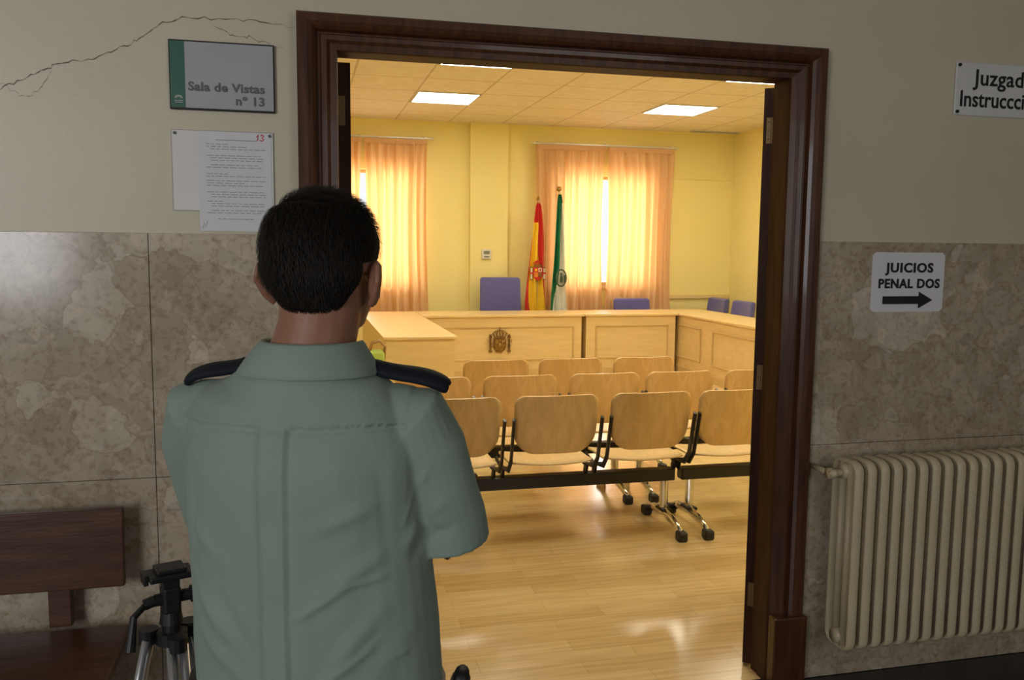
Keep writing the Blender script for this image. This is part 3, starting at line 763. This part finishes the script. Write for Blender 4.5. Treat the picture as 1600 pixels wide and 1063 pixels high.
# ------------------------------------------------------------ person
HX=.030
HM=Matrix.Translation((HX,0,0))@Matrix.Rotation(-math.radians(7),4,'Z')@Matrix.Translation((-HX,0,0))
def hand(bm,wr,d,nrm,sp,thumbside):
    wr,d,nrm,sp=[Vector(v) for v in(wr,d,nrm,sp)]; d.normalize(); nrm.normalize(); sp.normalize()
    k=wr+d*.085
    for q in(-.026,-.009,.009,.026): tube(bm,[wr+sp*q*.55,wr+d*.045+sp*q*.95,k+sp*q*1.12],[.014,.015,.0125],10)
    for i,(q,Ln) in enumerate(((-.030,.062),(-.010,.076),(.0105,.082),(.0315,.074))):
        b=k+sp*q-d*.012; p1=b+d*(.012+Ln*.42)+nrm*.006; p2=p1+(d*.75+nrm*.65).normalized()*Ln*.33; p3=p2+(d*.3+nrm*.95).normalized()*Ln*.25
        tube(bm,[b,p1,p2,p3],[.0095,.0085,.008,.0065],10); ball(bm,p3,.0066,8,6); ball(bm,p1,.0087,8,6)
    t0=wr+d*.03+sp*.022*thumbside; t1=t0+(d*.5+sp*.75*thumbside+nrm*.2).normalized()*.036; t2=t1+(d*.85+sp*.3*thumbside+nrm*.3).normalized()*.03
    tube(bm,[t0,t1,t2,t2+(d*.9+nrm*.3).normalized()*.016],[.015,.0115,.0095,.007],10)
def body(bm):
    ball(bm,(HX,-.002,1.553),(.078,.094,.086),24,16)
    tube(bm,[(HX,.03,1.435),(HX,.026,1.475),(HX,.016,1.54)],[(.046,.056),(.063,.073),(.074,.082)],20)
    ball(bm,(HX,.080,1.442),(.026,.02,.02))
    tube(bm,[(HX,.088,1.545),(HX,.104,1.515),(HX,.112,1.50),(HX,.098,1.49)],[.008,.010,.015,.010],10)
    for s in(-1,1):
        ball(bm,(HX+.012*s,.10,1.499),(.009,.01,.008),10,8)
        ball(bm,(HX+.03*s,.086,1.558),(.024,.012,.008),10,8)
        ball(bm,(HX+.046*s,.056,1.50),(.02,.024,.02),10,8)
        tube(bm,[(HX+.078*s,-.004,1.474),(HX+.089*s,-.014,1.486),(HX+.098*s,-.026,1.510),(HX+.096*s,-.020,1.532),(HX+.086*s,-.004,1.536),(HX+.080*s,.004,1.524)],[(.007,.009),(.0055,.010),(.005,.010),(.005,.009),(.005,.007),(.004,.006)],10)
        ball(bm,(HX+.084*s,-.009,1.506),(.008,.016,.027),12,10)
    ball(bm,(HX,.094,1.474),(.023,.010,.0055),12,8); ball(bm,(HX,.092,1.464),(.020,.011,.0065),12,8)
    for v in bm.verts: v.co=HM@v.co
    tube(bm,[(.006,-.018,1.30),(.012,-.016,1.39),(.024,-.010,1.44),(HX+.002,-.008,1.51)],[.078,.064,.060,.062],20)
    rings=[(.84,.165,.11),(.95,.16,.105),(1.05,.155,.11),(1.15,.165,.115),(1.25,.172,.113),(1.31,.16,.10),(1.35,.12,.08),(1.385,.07,.065)]
    tube(bm,[(0,0,z) for z,_,_ in rings],[(a,b) for _,a,b in rings],28)
    for s in(-1,1):
        tube(bm,[(.085*s,0,.90),(.09*s,.01,.70),(.092*s,.015,.48),(.095*s,-.005,.32),(.10*s,-.02,.09)],[.09,.078,.055,.052,.036],16)
        tube(bm,[(.10*s,-.05,.045),(.10*s,.02,.045),(.11*s,.12,.03),(.112*s,.17,.025)],[(.034,.04),(.038,.04),(.042,.024),(.03,.018)],14,ref=(0,0,1))
    tube(bm,[(.16,0,1.31),(.185,.02,1.22),(.208,.05,1.145)],[.05,.045,.042],16); ball(bm,(.207,.052,1.142),.042)
    tube(bm,[(.207,.052,1.142),(.12,.135,1.143),(.02,.178,1.15),(-.035,.178,1.158)],[.041,.042,.032,(.027,.024)],16)
    hand(bm,(-.035,.178,1.158),(-.95,-.12,.12),(-.25,-.95,0),(0,0,1),1)
    tube(bm,[(-.16,0,1.31),(-.175,.045,1.2),(-.172,.095,1.125)],[.05,.045,.042],16); ball(bm,(-.172,.095,1.122),.042)
    tube(bm,[(-.172,.095,1.122),(-.09,.165,1.085),(.03,.188,1.07),(.07,.175,1.07)],[.041,.042,.032,(.027,.024)],16)
    hand(bm,(.07,.175,1.07),(.95,-.3,.05),(.3,-.95,0),(0,0,1),1)
person=remeshed('person',body,.0042,3,M_skin)
person.location=(.005,-1.35,0); person.rotation_euler=(0,0,-math.radians(20))
person['label']='person seen from behind in sage green uniform shirt, arms folded'; person['category']='person'
for s in(-1,1):
    bm=bmesh.new(); ball(bm,HM@Vector((HX+.03*s,.084,1.545)),(.013,.011,.008),14,10); mkobj('eye',bm,M_eyew,person,smooth=True)
    bm=bmesh.new(); ball(bm,HM@Vector((HX+.03*s,.0935,1.545)),(.0055,.003,.0055),10,8); mkobj('iris',bm,M_iris,person,smooth=True)

def hairb(bm):
    ball(bm,(HX,-.010,1.556),(.086,.100,.086),32,20)
    ball(bm,(HX,-.026,1.532),(.083,.080,.064),32,20)
    ball(bm,(HX,-.040,1.500),(.062,.050,.043),28,16)
def hairdisp(c,n):
    k=0
    f=(c.y+.005)/.05
    if f>0:
        lim=1.50+.10*min(1,f)
        if c.z<lim: k=min(1,(lim-c.z)/.02)*min(1,f*1.3)
    if abs(c.x-HX)>.052 and -.040<c.y<.05 and c.z<1.538:
        k=max(k,min(1,(1.538-c.z)/.010)*min(1,(c.y+.040)/.010))
    cen=Vector((HX,0,1.54))
    c2=c.lerp(cen,.35*k)
    d=.0015*noise.noise(c*30)
    return HM@(c2+n*d*(1-k))
hair=remeshed('hair',hairb,.0035,22,M_hair,person,disp=hairdisp,label='short black hair')
bm=bmesh.new(); bm.from_mesh(hair.data); bm.faces.ensure_lookup_table()
rr=random.Random(11); Fs=[f for f in bm.faces]; src=[]
hc=HM@Vector((HX,0,1.54)); HMi=HM.inverted()
for _ in range(22000):
    f=rr.choice(Fs); p=f.calc_center_median(); n=(p-hc).normalized()
    l=HMi@p
    if l.y>.055 and l.z<1.59: continue
    if abs(l.x-HX)>.045 and l.y>-.045 and l.z<1.545: continue
    if (p-hc).length<.066: continue
    src.append((p,n,l))
for p,n,l in src:
    g=Vector((.15,-.35,-1)) if n.z<.75 else Vector((.5,.25,-.1))
    t=(g-n*g.dot(n)).normalized()
    t=(t+Vector((rr.uniform(-.35,.35),rr.uniform(-.35,.35),rr.uniform(-.2,.2)))).normalized()
    t=(t-n*t.dot(n)).normalized()
    top=max(0,n.z-.3)
    short=.75 if l.z<1.50 else 1
    Ln=rr.uniform(.008,.016)*(1+.8*top)*short; lift=rr.uniform(.12,.36)+.35*top
    s=n.cross(t).normalized()*.0006
    b=p-n*.0008; m_=p+t*Ln*.5+n*Ln*lift*.7; e_=p+t*Ln+n*Ln*lift*.75
    a1,a2=bm.verts.new(b-s),bm.verts.new(b+s); m1,m2=bm.verts.new(m_-s*.7),bm.verts.new(m_+s*.7); ee=bm.verts.new(e_)
    bm.faces.new((a1,a2,m2,m1)); bm.faces.new((m1,m2,ee))
bm.to_mesh(hair.data); bm.free()
for p in hair.data.polygons: p.use_smooth=True

def shirtb(bm):
    rings=[(.84,.198,.128,.015),(.90,.197,.130,.013),(.98,.194,.131,.010),(1.06,.190,.132,.006),(1.15,.189,.132,0),(1.24,.190,.130,0),(1.295,.188,.120,0),(1.33,.165,.105,0),(1.358,.125,.088,0),(1.38,.092,.078,0),(1.395,.074,.07,0)]
    cyy={1.24:-.003,1.295:-.006,1.33:-.01,1.358:-.014,1.38:-.016,1.395:-.016}
    tube(bm,[(cx if z<1.3 else .006,cyy.get(z,0),z) for z,_,_,cx in rings],[(a,b) for _,a,b,_ in rings],40)
    tube(bm,[(.13,-.005,1.315),(.168,-.002,1.305),(.184,.010,1.255),(.196,.022,1.20),(.208,.040,1.145),(.211,.048,1.098)],[.04,(.056,.062),.061,.060,.062,.065],24)
    tube(bm,[(-.13,-.005,1.315),(-.168,-.002,1.305),(-.180,.020,1.25),(-.182,.05,1.18),(-.178,.085,1.115),(-.172,.10,1.08)],[.04,(.056,.062),.060,.059,.061,.062],24)
def fold(c,a,b,w,h):
    a=Vector(a);b=Vector(b);ab=b-a; t=max(0,min(1,(c-a).dot(ab)/ab.length_squared)); d=(c-(a+ab*t)).length
    return h*math.exp(-(d/w)**2)*math.sin(math.pi*min(1,max(0,.1+.8*t)))
FOLDS=[((.16,-.10,1.20),(.05,-.13,1.16),.012,.006),((.17,-.09,1.13),(.04,-.13,1.06),.013,.006),((.16,-.10,1.05),(.06,-.13,.95),.014,.006),
((-.16,-.09,1.16),(-.08,-.13,1.10),.012,.005),((-.17,-.08,1.08),(-.07,-.13,.98),.014,.006),((-.15,-.09,1.0),(-.05,-.13,.92),.013,.005),
((.17,-.06,1.0),(.08,-.12,.88),.014,.006),((.14,-.10,1.25),(.16,-.09,1.10),.010,-.005),((-.14,-.10,1.25),(-.155,-.09,1.10),.010,-.005),
((.22,-.03,1.18),(.15,-.06,1.11),.010,.005),((.24,.0,1.15),(.17,-.05,1.10),.010,-.005),((.10,-.12,1.02),(.03,-.13,.90),.012,-.004),((-.10,-.12,1.05),(-.035,-.13,.96),.012,-.004),
((.12,-.12,1.09),(.02,-.13,1.03),.007,.005),((.15,-.10,1.00),(.04,-.13,.92),.007,.005),((-.13,-.12,1.12),(-.06,-.13,1.03),.007,.005),
((.17,-.08,1.09),(.08,-.12,1.075),.005,.004),((.18,-.07,.97),(.10,-.11,.955),.005,.004),((.11,-.12,1.24),(.14,-.11,1.17),.006,.004),((-.12,-.12,1.22),(-.09,-.12,1.12),.006,.004),((-.16,-.09,.96),(-.09,-.12,.93),.005,.004),
((.20,-.04,1.24),(.17,-.06,1.16),.006,.004),((.13,-.11,1.14),(.07,-.13,1.13),.005,.003),((-.14,-.11,1.04),(-.08,-.13,1.00),.005,.004)]
def shirtd(c,n):
    d=.0045*noise.noise(Vector((c.x*8,c.y*8,c.z*5)))+.0025*noise.noise(Vector((c.x*22,c.y*22,c.z*12)))
    for f in FOLDS: d+=fold(c,*f)
    if c.y<-.04 and c.z<1.305:
        ax=abs(c.x+.004)
        if ax<.0185: d+=.005
        elif ax<.030: d-=.003*(1-(ax-.0185)/.0115)
    if c.y<0 and abs(c.x)<.17:
        q=c.z-1.305
        if 0<=q<.006: d+=.0038
        elif q>=.006: d+=.0028
        elif -.008<q<0: d-=.002
    return c+n*d
shirt=remeshed('shirt',shirtb,.0036,4,M_shirt,person,disp=shirtd,label='short-sleeved sage green uniform shirt with back pleat')
bm=bmesh.new(); g=[]
for j,(z,rx,ry,cy) in enumerate([(1.371,.106,.090,-.017),(1.375,.107,.092,-.017),(1.390,.098,.087,-.017),(1.406,.086,.079,-.016),(1.416,.079,.074,-.015),(1.420,.075,.071,-.015),(1.417,.070,.068,-.015),(1.395,.067,.065,-.014)]):
    row=[]
    for i in range(49):
        a=math.radians(90+18+ (360-36)*i/48); fr=max(0,math.sin(a))
        row.append(bm.verts.new((.011+.1*(z-1.37)+rx*math.cos(a),cy+ry*math.sin(a),z-.022*fr**2)))
    g.append(row)
for j in range(7):
    for i in range(48): bm.faces.new((g[j][i],g[j][i+1],g[j+1][i+1],g[j+1][i]))
o=mkobj('collar',bm,M_shirt,person,smooth=True)
for s in(-1,1):
    bm=bmesh.new(); g=[]
    path=[(.092,1.389),(.115,1.381),(.14,1.377),(.165,1.375),(.188,1.370),(.205,1.362),(.214,1.354)]
    k0=1.05 if s>0 else .88
    for k,(x,z) in enumerate(path):
        hw=[.019,.023,.026,.028,.029,.025,.014][k]
        g.append([bm.verts.new((s*x*k0,-.004+hw*u,z+.002-(.010*u*u if u<0 else .004*u*u)-(.003 if u<0 else 0)*abs(u))) for u in(-1,-.6,-.2,.2,.6,1)])
    for a,b in zip(g[:-1],g[1:]):
        for i in range(5): bm.faces.new((a[i],a[i+1],b[i+1],b[i]))
    o=mkobj('epaulette',bm,M_navy,person,smooth=True,label='dark navy epaulette'); m=o.modifiers.new('s','SOLIDIFY'); m.thickness=.013; m.offset=-.4
    m=o.modifiers.new('b','SUBSURF'); m.levels=1; m.render_levels=1
    bm=bmesh.new(); ball(bm,(s*.106*(1 if s>0 else .9),-.004,1.386),(.006,.006,.003),12,8); mkobj('button',bm,M_navy,person)
def trb(bm):
    tube(bm,[(0,0,.80),(0,0,.88)],[(.185,.13),(.176,.122)],32)
    for s in(-1,1): tube(bm,[(.085*s,0,.86),(.092*s,.005,.70),(.095*s,.01,.48),(.098*s,-.005,.30),(.10*s,-.015,.06)],[(.098,.115),.092,.075,.068,.064],20)
remeshed('trousers',trb,.006,5,M_trous,person)
for s in(-1,1):
    def sb(bm,s=s):
        tube(bm,[(.10*s,-.075,.05),(.10*s,.0,.052),(.108*s,.09,.042),(.114*s,.17,.032),(.115*s,.205,.028)],[(.030,.045),(.042,.052),(.046,.042),(.044,.030),(.028,.02)],18,ref=(0,0,1))
    def sd(c,n): return Vector((c.x,c.y,max(.0,c.z)))
    remeshed('shoe',sb,.005,3,M_blackp,person,disp=sd)
bm=bmesh.new(); tube(bm,[(0.012,0,.845),(0.012,0,.885)],[(.204,.137)]*2,36); mkobj('belt',bm,M_blackp,person)
bm=bmesh.new(); box(bm,.212,.244,.02,.09,.68,.86,r=.008); mkobj('holster',bm,M_blackp,person)
bm=bmesh.new(); tube(bm,[(.230,.055,.82),(.232,.045,.86),(.238,.03,.885)],[(.012,.02),(.013,.021),(.012,.016)],12); mkobj('pistol_grip',bm,M_blackp,person,smooth=True)

# ------------------------------------------------------------ lights
def area(name,loc,rot,sx,sy,power,col):
    l=bpy.data.lights.new(name,'AREA'); l.shape='RECTANGLE'; l.size=sx; l.size_y=sy; l.energy=power; l.color=col
    o=bpy.data.objects.new(name,l); COL.objects.link(o); o.location=loc; o.rotation_euler=rot; return o
for i,w in enumerate((W1,W2)):
    area('daylight',((w[0]+w[1])/2,YB+.45,(w[2]+w[3])/2),(-math.pi/2,0,0),1.5,1.7,74,(1,.97,.92))
area('corridor_daylight',(-2.65,-4.75,1.9),(math.pi/2,0,0),1.9,1.5,80,(.96,.97,1))
area('corridor_daylight',(2.3,-4.75,1.9),(math.pi/2,0,0),1.7,1.5,16,(1,.95,.87))
w=bpy.data.worlds.new('world'); S.world=w; w.use_nodes=True
w.node_tree.nodes['Background'].inputs[0].default_value=(.95,.97,1,1); w.node_tree.nodes['Background'].inputs[1].default_value=1.0
